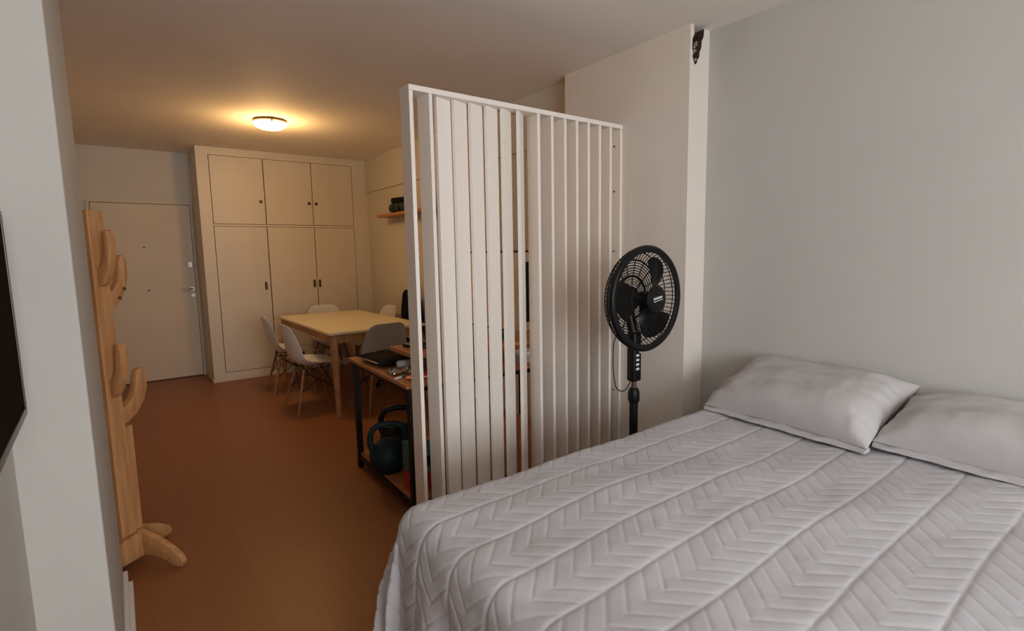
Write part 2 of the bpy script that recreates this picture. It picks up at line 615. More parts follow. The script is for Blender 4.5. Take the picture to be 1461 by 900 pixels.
# ------------------------------------------------------------------ wall television (left edge of the frame)
tv = thing('wall_television', 'black flat television with thin grey bezel hung on the left wall', 'television', (-.191, 1.6, 1.078))
ang = math.radians(1.2)
tv.rotation_euler = (0, 0, ang)
bm = NB()
box(bm, -.032, -.002, -.78, 0, 0, .455, bev=.005)
obj('casing', bm, M_BLACK, tv)
obj('screen', boxes((-.004, .0005, -.768, -.012, .018, .443)), M_SCREEN, tv)
obj('bezel', boxes((-.006, .003, -.78, 0, 0, .016), (-.006, .003, -.78, 0, .444, .455), (-.006, .003, -.010, 0, .016, .444), (-.006, .003, -.78, -.770, .016, .444), bev=.0015), M_BEZEL, tv, False, 'thin shiny grey bezel')
obj('wall_bracket', boxes((-.052, -.032, -.5, -.28, .12, .33)), M_STEEL, tv)

# ------------------------------------------------------------------ coat rack
ck = thing('coat_rack', 'tall pine coat rack with curved arms standing by the left corner', 'coat rack', (-.074, 2.958, 0), math.radians(39))
bm = NB()
box(bm, -.035, .035, -.035, .035, .034, 1.637, bev=.003)
obj('post', bm, M_PINE, ck)
bm = NB()
box(bm, .0355, .075, -.026, .026, .152, .655, bev=.002)
obj('post_strip', bm, M_PINE, ck)
ARM = [(0, 0), (.020, .012), (.046, .042), (.068, .090), (.080, .150), (.083, .212), (.078, .240), (.067, .249), (.056, .242), (.050, .212),
       (.047, .165), (.038, .125), (.024, .098), (.012, .086), (0, .084)]


def arm(off, z, rot, th=.030, sc=1.0):
    bm = NB()
    T = Matrix.Rotation(rot, 4, 'Z') @ Matrix.Translation((off, 0, z))
    n = len(ARM)
    vs = prism(bm, [(u * sc, v) for u, v in ARM], 'y', -th / 2, th / 2)
    bmesh.ops.transform(bm, matrix=T, verts=vs)
    es = [e for e in bm.edges if len(e.link_faces) == 2 and e.calc_face_angle(0) > 1.2]
    bmesh.ops.bevel(bm, geom=es, offset=.004, segments=2, affect='EDGES', profile=.5)
    return bm


for z, r, off, sc in ((1.305, -PI / 2, .036, .95), (1.305, PI / 2, .036, 1.0), (1.195, 0, .036, 1.25), (1.195, PI, .036, 1.0),
                      (.805, -PI / 2, .036, .95), (.805, PI / 2, .036, 1.0), (.660, 0, .036, 1.75), (.660, PI, .036, 1.0)):
    obj('arm', arm(off, z, r, .036, sc), M_PINE, ck, .5)
for (x, z) in ((.086, 1.250), (.112, 1.290)):
    bm = NB()
    bmesh.ops.create_icosphere(bm, subdivisions=2, radius=.009, matrix=Matrix.Translation((x, -.017, z)))
    obj('knot', bm, M_PINED, ck, True, 'dark knot in the upper arm')
FT = [(-.0345, .032), (.05, .034), (.12, .036), (.19, .022), (.222, 0), (.272, 0), (.282, .020), (.266, .050), (.215, .086), (.13, .124), (.05, .148), (-.0345, .150)]
for k in range(4):          # four boards set round the post like a pinwheel
    bm = NB()
    vs = prism(bm, FT, 'y', .0355, .0655, Matrix.Rotation(k * PI / 2, 4, 'Z'))
    es = [e for e in bm.edges if len(e.link_faces) == 2 and e.calc_face_angle(0) > 1.2]
    bmesh.ops.bevel(bm, geom=es, offset=.003, segments=2, affect='EDGES', profile=.5)
    obj('foot_board', bm, M_PINE, ck, .5)

# ------------------------------------------------------------------ dining table
TX0, TX1, TY0, TY1, TZ = 1.445, 2.385, 4.60, 6.38, .75
tb = thing('dining_table', 'long dining table with cream top and splayed wooden legs', 'table', ((TX0 + TX1) / 2, (TY0 + TY1) / 2, 0))
hx, hy = (TX1 - TX0) / 2, (TY1 - TY0) / 2
bm = NB()
box(bm, -hx, hx, -hy, hy, TZ - .022, TZ, bev=.004)
obj('tabletop', bm, M_TABLETOP, tb)
obj('apron', boxes((-hx + .05, hx - .05, -hy + .05, -hy + .07, TZ - .105, TZ - .022), (-hx + .05, hx - .05, hy - .07, hy - .05, TZ - .105, TZ - .022),
                   (-hx + .05, -hx + .07, -hy + .07, hy - .07, TZ - .105, TZ - .022), (hx - .07, hx - .05, -hy + .07, hy - .07, TZ - .105, TZ - .022)), M_TABLEW, tb)
for sx in (-1, 1):
    for sy in (-1, 1):
        bm = NB()
        tube(bm, [(sx * (hx - .055), sy * (hy - .055), TZ - .023), (sx * (hx - .048), sy * (hy - .030), TZ - .13), (sx * (hx - .028), sy * (hy + .055), 0)], [.036, .036, .019], 14)
        obj('leg', bm, M_TABLEW, tb, .7)


# ------------------------------------------------------------------ shell chairs
def shell_bm():
    # profile along the seat then up the back: (y forward, z, half width, side rise, side forward curl)
    pr = [(.235, .408, .165, .000, 0), (.228, .424, .200, .002, 0), (.190, .436, .222, .012, 0), (.110, .432, .232, .030, 0), (.020, .424, .236, .045, 0),
          (-.070, .422, .236, .058, 0), (-.135, .435, .234, .062, .010), (-.180, .475, .230, .050, .030), (-.208, .540, .226, .030, .048),
          (-.226, .610, .220, .012, .056), (-.242, .680, .208, 0, .054), (-.256, .745, .192, 0, .044), (-.264, .785, .174, 0, .034), (-.270, .812, .142, 0, .02), (-.272, .822, .10, 0, .01)]
    bm = NB()
    NU = 14
    rows = []
    for (y, z, hw, rise, curl) in pr:
        row = []
        for i in range(NU + 1):
            u = -1 + 2 * i / NU
            c = abs(u) ** 2.4
            row.append(bm.verts.new((u * hw, y + curl * c, z + rise * c)))
        rows.append(row)
    for A, B in zip(rows, rows[1:]):
        for i in range(NU):
            bm.faces.new([A[i], A[i + 1], B[i + 1], B[i]])
    return bm


def make_chair(label, m):
    t = thing('shell_chair', label, 'chair', (0, 0, 0), 0, 'shell chairs around the dining table')
    s = obj('shell', shell_bm(), m, t, 1.2)
    sm = s.modifiers.new('s', 'SOLIDIFY'); sm.thickness = .007; sm.offset = 0
    ss = s.modifiers.new('ss', 'SUBSURF'); ss.levels = 1; ss.render_levels = 2
    tops = {}
    for sx in (-1, 1):
        for sy in (-1, 1):
            bm = NB()
            top = Vector((sx * .115, sy * .115 - .01, .395)); bot = Vector((sx * .205, sy * .205 - .02, 0))
            tube(bm, [top, top.lerp(bot, .45), bot], [.0125, .0135, .0085], 10)
            obj('leg', bm, M_LEGWOOD, t, True)
            tops[sx, sy] = (top, bot)
    bm = NB()
    def on(k, f):
        a, b = tops[k]
        return a.lerp(b, f)
    ks = [(-1, -1), (1, -1), (1, 1), (-1, 1)]
    for i in range(4):
        a, b = ks[i], ks[(i + 1) % 4]
        tube(bm, [on(a, .05), on(b, .52)], .0038, 6)
        tube(bm, [on(b, .05), on(a, .52)], .0038, 6)
        tube(bm, [on(a, .0), on(b, .0)], .0045, 6)
    for k in ks:
        a = on(k, 0)
        tube(bm, [a, a + Vector((0, 0, .025))], .010, 8)
    obj('wire_brace', bm, M_STEEL, t, False, 'black crossed wire bracing')
    return t


ch = make_chair('white shell chair on the left of the dining table, nearer of the two there', M_SHELL)
ch.location = (1.415, 5.03, 0)
ch.rotation_euler = (0, 0, -PI / 2 + .04)
dup(ch, (1.425, 5.86, 0), -PI / 2 - .05, 'white shell chair on the left of the dining table, the farther one by the closet')
dup(ch, (2.02, 6.37, 0), PI, 'white shell chair at the far end of the table, backing the closet')
dup(ch, (2.36, 5.91, 0), PI / 2 + .05, 'white shell chair between table and side wall, only its back showing')
chg = make_chair('shell chair coloured grey for shade, seen from behind at the near end of the table', M_SHELL_SHADE)
chg.location = (1.885, 4.625, 0)
chg.rotation_euler = (0, 0, .05)

# black desk chair beyond the table
oc = thing('office_chair', 'black office chair beside the right edge of the dining table', 'office chair', (2.385, 5.33, 0), PI / 2)
bm = NB()
prism(bm, [(-.25, .56), (.25, .56), (.235, .80), (.18, .985), (.12, 1.03), (-.12, 1.03), (-.18, .985), (-.235, .80)], 'y', -.235, -.195)
es = [e for e in bm.edges if e.calc_face_angle(0) > 1.2]
bmesh.ops.bevel(bm, geom=es, offset=.012, segments=3, affect='EDGES', profile=.5)
obj('backrest', bm, M_CLOTHK, oc, .6)
bm = NB()
box(bm, -.23, .23, -.19, .22, .44, .50, bev=.02, seg=3)
obj('seat', bm, M_CLOTHK, oc, .6)
bm = NB()
box(bm, -.03, .03, -.26, -.236, .46, .75, bev=.004)
box(bm, -.03, .03, -.26, -.05, .425, .439, bev=.004)
obj('back_support', bm, M_BLACK, oc)
bm = NB()
lathe(bm, [(0, .10), (.028, .10), (.028, .30), (.018, .30), (.018, .425), (0, .425)], seg=16)
obj('gas_column', bm, M_BLACK, oc, .6)
bm = NB()
for k in range(5):
    a = 2 * PI * k / 5 + .3
    tube(bm, [(0, 0, .10), (.13 * math.cos(a), .13 * math.sin(a), .09), (.22 * math.cos(a), .22 * math.sin(a), .065)], [.024, .019, .013], 8)
obj('star_base', bm, M_BLACK, oc, .7)
for k in range(5):
    a = 2 * PI * k / 5 + .3
    bm = NB()
    lathe(bm, [(0, -.012), (.024, -.012), (.027, 0), (.024, .012), (0, .012)], seg=14,
          mtx=Matrix.Translation((.22 * math.cos(a), .22 * math.sin(a), .027)) @ Matrix.Rotation(a, 4, 'Z') @ Matrix.Rotation(PI / 2, 4, 'X'))
    obj('caster', bm, M_BLACK, oc, .6)

# ------------------------------------------------------------------ wall shelf with its things
sh = thing('wall_shelf', 'orange-brown wooden shelf fixed on the far right wall', 'shelf', (XR, 4.9, 1.868))
bm = NB()
box(bm, -.17, -.001, -.18, 1.20, 0, .030, bev=.002)
obj('shelf_board', bm, M_SHELFW, sh)
for y in (-.08, .52):
    bm = NB()
    prism(bm, [(-.13, -.001), (-.001, -.001), (-.001, -.15), (-.012, -.15), (-.025, -.06)], 'y', y, y + .022)
    obj('bracket', bm, M_SHELFW, sh)
bag = thing('folded_bag', 'dark green and black rolled bag on the wall shelf', 'bag', (XR - .095, 5.62, 1.899))
bm = NB()
lathe(bm, [(0, -.20), (.035, -.20), (.056, -.17), (.06, -.06), (.058, .07), (.056, .17), (.035, .20), (0, .20)], seg=20, mtx=Matrix.Translation((0, 0, .060)) @ Matrix.Rotation(PI / 2, 4, 'X'))
for v in bm.verts:
    v.co += Vector((1, .3, 1)) * .008 * mnoise.noise(v.co * 14)
obj('bag_roll', bm, M_GREENK, bag, True, 'dark green rolled body')
bm = NB()
box(bm, -.055, .05, -.20, .12, .108, .165, bev=.018, seg=3)
for v in bm.verts:
    v.co += Vector((.4, .4, 1)) * .014 * mnoise.noise(v.co * 12)
obj('bag_flap', bm, M_CLOTHK, bag, True, 'black lumpy top')
for y in (-.1, .04):
    bm = NB()
    tube(bm, [(.062 * math.cos(a), y, .060 + .062 * math.sin(a)) for a in [k * 2 * PI / 20 for k in range(20)]], .006, 6, closed=True)
    obj('strap', bm, M_BLACK, bag, True)
bt = thing('spray_bottle', 'black bottle with a white band on the wall shelf, seen between slats', 'bottle', (XR - .09, 4.93, 1.899))
bm = NB()
lathe(bm, [(0, 0), (.038, 0), (.04, .004), (.04, .05)], seg=20)
lathe(bm, [(.04, .085), (.038, .10), (.018, .125), (.016, .15), (.022, .152), (.018, .18), (0, .185)], seg=20)
obj('bottle_body', bm, M_BLACK, bt, .7)
bm = NB()
lathe(bm, [(.04, .05), (.0405, .051), (.0405, .084), (.04, .085)], seg=20)
obj('bottle_band', bm, M_PALE, bt, .7, 'white band')

# pale board on the side wall, glimpsed between the slats
wb = thing('wall_board', 'pale wall board with a thin dark rim glimpsed between slats', 'board', (XR, 3.75, .75))
obj('board_panel', boxes((-.018, -.002, -.62, .62, 0, .675)), M_PALE, wb)
obj('board_rim', boxes((-.022, -.002, -.63, .63, .675, .690), (-.022, -.002, -.63, .63, -.015, 0), (-.022, -.002, -.63, -.62, 0, .675), (-.022, -.002, .62, .63, 0, .675)), M_STEEL, wb, False, 'thin dark rim')

# ------------------------------------------------------------------ desk behind the divider
DA = math.radians(2.2)          # slight turn
dk = thing('desk', 'black steel desk with reddish wooden top and bottom shelf behind the divider', 'desk', (1.150, 2.456, 0), -DA)
DL, DD, DZ = 1.42, .95, .75
bm = NB()
box(bm, 0, DL, 0, DD, DZ - .022, DZ, bev=.002)
obj('desktop', bm, M_DESKW, dk)
bm = NB()
box(bm, .03, DL - .03, .03, DD - .03, .088, .103, bev=.001)
obj('bottom_shelf', bm, M_DESKW, dk)
for z in (DZ - .050, .060):
    h = .027
    bm = NB()
    box(bm, .02, .046, .045, DD - .045, z, z + h)
    box(bm, DL - .046, DL - .02, .045, DD - .045, z, z + h)
    box(bm, .046, DL - .046, .02, .046, z, z + h)
    box(bm, .046, DL - .046, DD - .046, DD - .02, z, z + h)
    obj('rail_frame', bm, M_STEEL, dk)
for x in (.018, DL - .053):
    for y in (.018, DD - .053):
        bm = NB()
        box(bm, x, x + .035, y, y + .035, 0, DZ - .0225, bev=.002)
        obj('leg', bm, M_STEEL, dk)
bm = NB()
prism(bm, [(.054, DZ - .051), (.115, DZ - .051), (.054, DZ - .15)], 'x', .022, .030)
obj('gusset', bm, M_STEEL, dk)


def dkp(x, y, z=0.0):
    c, s = math.cos(-DA), math.sin(-DA)
    return (1.150 + c * x - s * y, 2.456 + s * x + c * y, z)


# riser on the desk
rs = thing('desk_riser', 'raised wooden board standing on the desk top', 'riser', dkp(.125, .165, DZ), -DA)
bm = NB()
box(bm, 0, 1.24, 0, .36, .095, .120, bev=.002)
obj('riser_board', bm, M_DESKW, rs)
for x, y0, y1 in ((.03, .03, .07), (1.17, .03, .33)):
    obj('riser_support', boxes((x, x + .03, y0, y1, 0, .0945)), M_PALE, rs, False, 'pale support block')

# monitor standing on the riser
mo = thing('monitor', 'black computer monitor on the desk riser, glimpsed between slats', 'monitor', dkp(1.235, .36, DZ + .1205), -DA)
bm = NB()
box(bm, -.21, .21, -.016, .016, .085, .49, bev=.004)
obj('monitor_casing', bm, M_BLACK, mo)
obj('monitor_screen', boxes((-.20, .20, .0155, .0175, .098, .48)), M_SCREEN, mo)
bm = NB()
box(bm, -.025, .025, -.035, -.017, .006, .25, bev=.003)
box(bm, -.10, .10, -.085, .075, 0, .0065, bev=.002)
obj('monitor_stand', bm, M_BLACK, mo)
lt = thing('phone_dock', 'black phone dock with bright glints on the left end of the riser', 'phone dock', dkp(.20, .36, DZ + .1205), -DA + .25)
bm = NB()
box(bm, 0, .15, -.05, .10, 0, .022, bev=.007, seg=3)
obj('dock_base', bm, M_BLACKG, lt, .6)
bm = NB()
box(bm, .035, .12, -.02, .055, .0225, .034, bev=.004, mtx=Matrix.Rotation(.0, 4, 'Z'))
obj('phone', bm, M_BEZEL, lt, .6, 'shiny grey top')
obj('chrome_edge', boxes((.03, .13, -.0525, -.0505, .008, .014)), M_CHROME, lt)
tc_ = thing('teal_cup', 'small teal cup on the desk riser, glimpsed between slats', 'cup', dkp(.80, .26, DZ + .1205))
bm = NB()
lathe(bm, [(0, 0), (.026, 0), (.034, .055), (.031, .055), (.024, .006), (0, .006)], seg=20)
obj('cup_body', bm, M_TEALB, tc_, True)
bm = NB()
tube(bm, [(.030, 0, .042), (.048, 0, .040), (.048, 0, .020), (.028, 0, .014)], .004, 8)
obj('cup_handle', bm, M_TEALB, tc_, True)
gb = thing('storage_box', 'small grey box under the riser on the desk', 'box', dkp(.78, .06, DZ), -DA)
bm = NB()
box(bm, 0, .16, 0, .11, 0, .045, bev=.003)
obj('box_body', bm, M_GREYFAB, gb)
bm = NB()
box(bm, -.003, .163, -.003, .113, .0455, .068, bev=.003)
obj('box_lid', bm, M_LIGHTGREY, gb)


def soft_slab(bm, sx, sy, sz, seed, amp=.006, n=(22, 18)):
    """flat soft pouch: domed top, rounded edges, wrinkled"""
    nx, ny = n
    rows = {}
    for side in (0, 1):
        for i in range(nx + 1):
            for j in range(ny + 1):
                u = -1 + 2 * i / nx; v = -1 + 2 * j / ny
                e = max(0, 1 - abs(u) ** 5) ** .5 * max(0, 1 - abs(v) ** 5) ** .5
                zz = sz / 2 * (1 + e) if side else sz / 2 * (1 - e)
                x = u * sx / 2; y = v * sy / 2
                if side:
                    zz += amp * e * (mnoise.noise(Vector((x * 14, y * 14, seed))) + .5 * mnoise.noise(Vector((x * 34, y * 30, seed + 3))))
                edge = i in (0, nx) or j in (0, ny)
                if side and edge:
                    rows[1, i, j] = rows[0, i, j]
                else:
                    rows[side, i, j] = bm.verts.new((x, y, max(zz, 0.0)))
    for side in (0, 1):
        for i in range(nx):
            for j in range(ny):
                q = [rows[side, i, j], rows[side, i + 1, j], rows[side, i + 1, j + 1], rows[side, i, j + 1]]
                bm.faces.new(q if side else q[::-1])


pz = thing('laptop_sleeve', 'black laptop sleeve lying on the left end of the desk', 'laptop sleeve', dkp(.185, .64, DZ + .001), .05)
bm = NB()
soft_slab(bm, .32, .36, .055, 3.3, .014)
obj('sleeve_body', bm, M_CLOTHK, pz, True)
bm = NB()
tube(bm, [(-.162, -.13, .027), (-.168, 0, .030), (-.162, .13, .027), (-.14, .176, .028), (-.02, .186, .030)], .005, 8)
obj('zip', bm, M_BEZEL, pz, True, 'grey zip edge')
rl = thing('rolled_cloth', 'light grey rolled cloth in front of the sleeve on the desk', 'cloth', dkp(.115, .405, DZ + .0015), -.10)
bm = NB()
lathe(bm, [(0, 0), (.018, .002), (.024, .015), (.025, .10), (.024, .20), (.018, .213), (0, .215)], seg=18, mtx=Matrix.Translation((0, 0, .025)) @ Matrix.Rotation(PI / 2, 4, 'Y'))
for v in bm.verts:
    v.co += Vector((0, 1, 1)) * .003 * mnoise.noise(v.co * 30)
o_ = obj('cloth_roll', bm, M_GREYFAB, rl, True)
bm = NB()
tube(bm, [(.11, .027 * math.cos(a), .027 + .0255 * math.sin(a)) for a in [k * 2 * PI / 18 for k in range(18)]], .003, 6, closed=True)
obj('tie', bm, M_LIGHTGREY, rl, True)
fl = NB()
rr = random.Random(8)
nx, ny = 12, 9
g = [[fl.verts.new((-.07 + .14 * i / nx, -.05 + .1 * j / ny, .012 + rr.uniform(-.010, .016))) for j in range(ny + 1)] for i in range(nx + 1)]
for i in range(nx):
    for j in range(ny):
        fl.faces.new([g[i][j], g[i + 1][j], g[i + 1][j + 1], g[i][j + 1]])
r_ = bmesh.ops.solidify(fl, geom=fl.faces[:], thickness=.002)
fo = obj('foil_packet', fl, M_FOIL, None)
fo.location = dkp(.085, .275, DZ + .004)
tag(fo, 'crumpled silver foil packet near the desk edge', 'packet')
rp = thing('red_pouch', 'small red pouch on the front corner of the desk', 'pouch', dkp(.115, .105, DZ + .001), .2)
bm = NB()
soft_slab(bm, .13, .07, .022, 7.7, .004, (12, 8))
obj('pouch_body', bm, mat('red_vinyl', (.55, .03, .05), .35), rp, True)
bm = NB()
tube(bm, [(-.062, -.034, .011), (0, -.037, .012), (.062, -.034, .011)], .003, 6)
obj('zip', bm, M_PALE, rp, True)
tb_ = NB()
box(tb_, -.014, .014, -.010, .010, 0, .014, bev=.004)
t1 = obj('teal_lighter', tb_, M_TEALB, None)
t1.location = dkp(.055, .185, DZ + .0005)
tag(t1, 'tiny teal plastic cap beside the red pouch', 'cap')
tb_ = NB()
tube(tb_, [(-.02, -.008, .006), (0, 0, .007), (.024, .006, .006)], [.005, .006, .004], 8)
t2 = obj('white_clip', tb_, M_PALE, None, True)
t2.location = dkp(.022, .165, DZ + .0005)
tag(t2, 'tiny white clip at the very corner of the desk', 'clip')


# kettlebells on the bottom shelf
def kettlebell(label, m, loc, rz, s):
    k = thing('kettlebell', label, 'kettlebell', loc, rz, 'kettlebells on the desk shelf')
    bm = NB()
    R = .112 * s
    prof = [(0, 0), (.072 * s, 0)]
    for a in range(-50, 76, 9):
        prof.append((R * math.cos(math.radians(a)), .088 * s + R * math.sin(math.radians(a))))
    prof.append((0, .088 * s + R * 1.0))
    lathe(bm, prof, seg=32)
    obj('bell', bm, m, k, .7)
    bm = NB()
    pts = [(-.088, 0, .135), (-.102, 0, .175), (-.100, 0, .225), (-.085, 0, .262), (-.055, 0, .282), (0, 0, .288), (.055, 0, .282), (.085, 0, .262), (.100, 0, .225), (.102, 0, .175), (.088, 0, .135)]
    tube(bm, [Vector(p) * s for p in pts], [.022 * s, .019 * s, .0175 * s, .0175 * s, .0175 * s, .0175 * s, .0175 * s, .0175 * s, .0175 * s, .019 * s, .022 * s], 14)
    obj('handle', bm, m, k, True)
    return k


kettlebell('large dark teal kettlebell at the front of the desk shelf', M_TEAL, (1.245, 2.955, .1035), -.30, 1.03)
kettlebell('black kettlebell behind the teal one on the desk shelf', M_BLACK, (1.42, 3.19, .1035), -.35, 1.08)
bk = thing('red_box', 'red box lying under a teal box on the desk shelf', 'box', dkp(.052, .10, .1035), -DA)
bm = NB()
box(bm, 0, .20, 0, .12, 0, .105, bev=.004)
obj('box_body', bm, M_RED, bk)
obj('box_lid', boxes((-.002, .202, -.002, .122, .1055, .112)), M_RED, bk)
bk = thing('teal_box', 'teal slant-topped box stacked on the red box on the desk shelf', 'box', dkp(.052, .10, .2160), -DA)
bm = NB()
prism(bm, [(0, 0), (.20, 0), (.20, .125), (.0, .165)], 'y', 0, .12)
obj('box_body', bm, M_TEALB, bk)
obj('box_label', boxes((.03, .12, -.001, 0, .03, .09)), M_TEAL, bk)

# ------------------------------------------------------------------ slatted room divider
dv = thing('room_divider', 'white floor-standing divider of upright swivelling slats beside the bed', 'room divider', (0, 0, 0))
bm = NB()
box(bm, 1.151, XP - .001, 2.30, 2.40, 2.180, 2.205, bev=.0015)
obj('top_rail', bm, M_SLAT, dv)
bm = NB()
box(bm, 1.151, XP - .001, 2.30, 2.40, 0, .025, bev=.0015)
obj('bottom_rail', bm, M_SLAT, dv)
ANG = {0: 0, 1: -8, 2: 74, 3: 71, 4: 70, 5: 70, 6: 62, 7: 50, 8: 2, 9: -2, 10: -6, 11: -2, 12: -1, 13: 0, 14: 1, 15: 0}
for k in range(16):
    bm = NB()
    box(bm, -.010, .010, -.049, .049, .0255, 2.1795, bev=.0012, seg=1)
    cx = 1.1615 + .0965 * k
    if k == 15:
        cx = XP - .0115
    T = Matrix.Translation((cx, 2.35, 0)) @ Matrix.Rotation(-math.radians(ANG[k]), 4, 'Z')
    bmesh.ops.transform(bm, matrix=T, verts=bm.verts[:])
    s = obj('slat', bm, M_SLAT, dv)
    if k == 15:
        for z in (2.08, 1.80, 1.42, .95, .5):
            bm = NB()
            lathe(bm, [(0, -.001), (.006, -.001), (.006, .0012), (0, .0016)], seg=12, mtx=Matrix.Translation((cx - .0112, 2.35, z)) @ Matrix.Rotation(-PI / 2, 4, 'Y'))
            obj('screw', bm, M_BRASS, s, False, 'small dark screw head')

# ------------------------------------------------------------------ bed
bd = thing('bed', 'double bed under a grey quilt with its head at the right wall', 'bed', (1.72, .75, 0))
bm = NB()
box(bm, -.96, 1.06, -.76, .76, .27, .565, bev=.04, seg=3)
obj('mattress', bm, M_MATTRESS, bd, .6)
bm = NB()
box(bm, -.95, 1.05, -.75, .75, .08, .268, bev=.01)
obj('bed_base', bm, M_GREYFAB, bd)
for x in (-.88, .98):
    for y in (-.68, .68):
        bm = NB()
        lathe(bm, [(0, 0), (.022, 0), (.03, .079), (0, .079)], c=(x, y, 0), seg=14)
        obj('leg', bm, M_STEEL, bd, .6)

# quilt: chevron-stitched cloth laid over the bed and hanging down its foot and sides
XF, YF, YN = .735, 1.490, .02      # where the top starts to bend: foot, far side, near side
RB = .075
ST = .0046
ps = np.arange(XF - .54, 2.785, ST)
qs = np.arange(YN - .50, YF + .53, ST)
P, Q = np.meshgrid(ps, qs, indexing='ij')
dx = np.maximum(0, XF - P)
dyf = np.maximum(0, Q - YF)
dyn = np.maximum(0, YN - Q)
dy = dyf - dyn
D = np.sqrt(dx ** 2 + dy ** 2)
ux = np.where(D > 1e-6, -dx / np.maximum(D, 1e-6), 0)
uy = np.where(D > 1e-6, dy / np.maximum(D, 1e-6), 0)
th = np.clip(D / RB, 0, 1.47)
L0 = RB * 1.47
rest = np.maximum(0, D - L0)
corner = np.clip(2 * np.abs(ux * uy), 0, 1)
lean = .10 + .10 * corner
out = RB * np.sin(th) + rest * lean
drop = RB * (1 - np.cos(th)) + rest * np.sqrt(1 - lean ** 2)
# folds of the hanging part
along = Q * 1.0 + np.arctan2(uy, -ux + 1e-9) * .35 - P * .2
fold = (np.sin(along * 21 + 1.0) * .012 + np.sin(along * 37 + 2.1) * .005) * np.clip(rest / .22, 0, 1) * (1 + .8 * corner)
out = out + fold
ZQ = .600
bx = np.minimum(np.maximum(P, XF), 9)
by = np.clip(Q, YN, YF)
X = bx + ux * out
Y = by + uy * out
# gentle sag and unevenness of the top
Z = ZQ - drop + .010 * np.sin(P * 3.1 + .5) * np.sin(Q * 4.0 + .3) + .004 * np.sin(P * 9 + Q * 5) * np.sin(Q * 11 - P * 2)
# stitch pattern
SP, PT = .180, .068
wig = .006 * np.sin(P * 6.0 + Q * 3.0)
qq = (Q + wig - .110) / SP
fr = qq - np.floor(qq)
seam = np.minimum(fr, 1 - fr) * SP
t = np.abs(fr - .5) * SP
ph = (P - t * 1.0 + .020) / PT
fp = ph - np.floor(ph)
chev = np.minimum(fp, 1 - fp) * PT * .72
puff = .0021 * (1 - np.exp(-(chev / .0034) ** 1.3)) * (1 - np.exp(-seam / .006)) + .0004 * (1 - np.exp(-chev / .016))
puff = puff + .0020 * (1 - np.exp(-seam / .006))
# small wrinkles
Vn = np.zeros_like(P)
for a in range(0, P.shape[0], 4):
    for b in range(0, P.shape[1], 4):
        v = mnoise.noise(Vector((P[a, b] * 9, Q[a, b] * 9, 1.7))) * .6 + mnoise.noise(Vector((P[a, b] * 26, Q[a, b] * 22, 4.2))) * .3
        Vn[a:a + 4, b:b + 4] = v
for _ in range(4):
    Vn[1:-1, 1:-1] = (Vn[:-2, 1:-1] + Vn[2:, 1:-1] + Vn[1:-1, :-2] + Vn[1:-1, 2:] + Vn[1:-1, 1:-1]) / 5
puff = puff + Vn * .0060
# surface normal of the smooth sheet (top: up, sides: outward)
puff = puff * (1 + .9 * np.clip(rest / .05, 0, 1))
nx_ = ux * np.sin(th); ny_ = uy * np.sin(th); nz_ = np.cos(th)
X = X + nx_ * puff; Y = Y + ny_ * puff; Z = Z + nz_ * puff
Z = np.maximum(Z, .02)
V = np.stack([X, Y, Z], -1).reshape(-1, 3)
n0, n1 = P.shape
idx = np.arange(n0 * n1).reshape(n0, n1)
F = np.stack([idx[:-1, :-1], idx[1:, :-1], idx[1:, 1:], idx[:-1, 1:]], -1).reshape(-1, 4)
ql = grid_obj('quilt', V.tolist(), F.tolist(), M_QUILT)
tag(ql, 'light grey quilt stitched in chevrons spread over the bed', 'quilt')


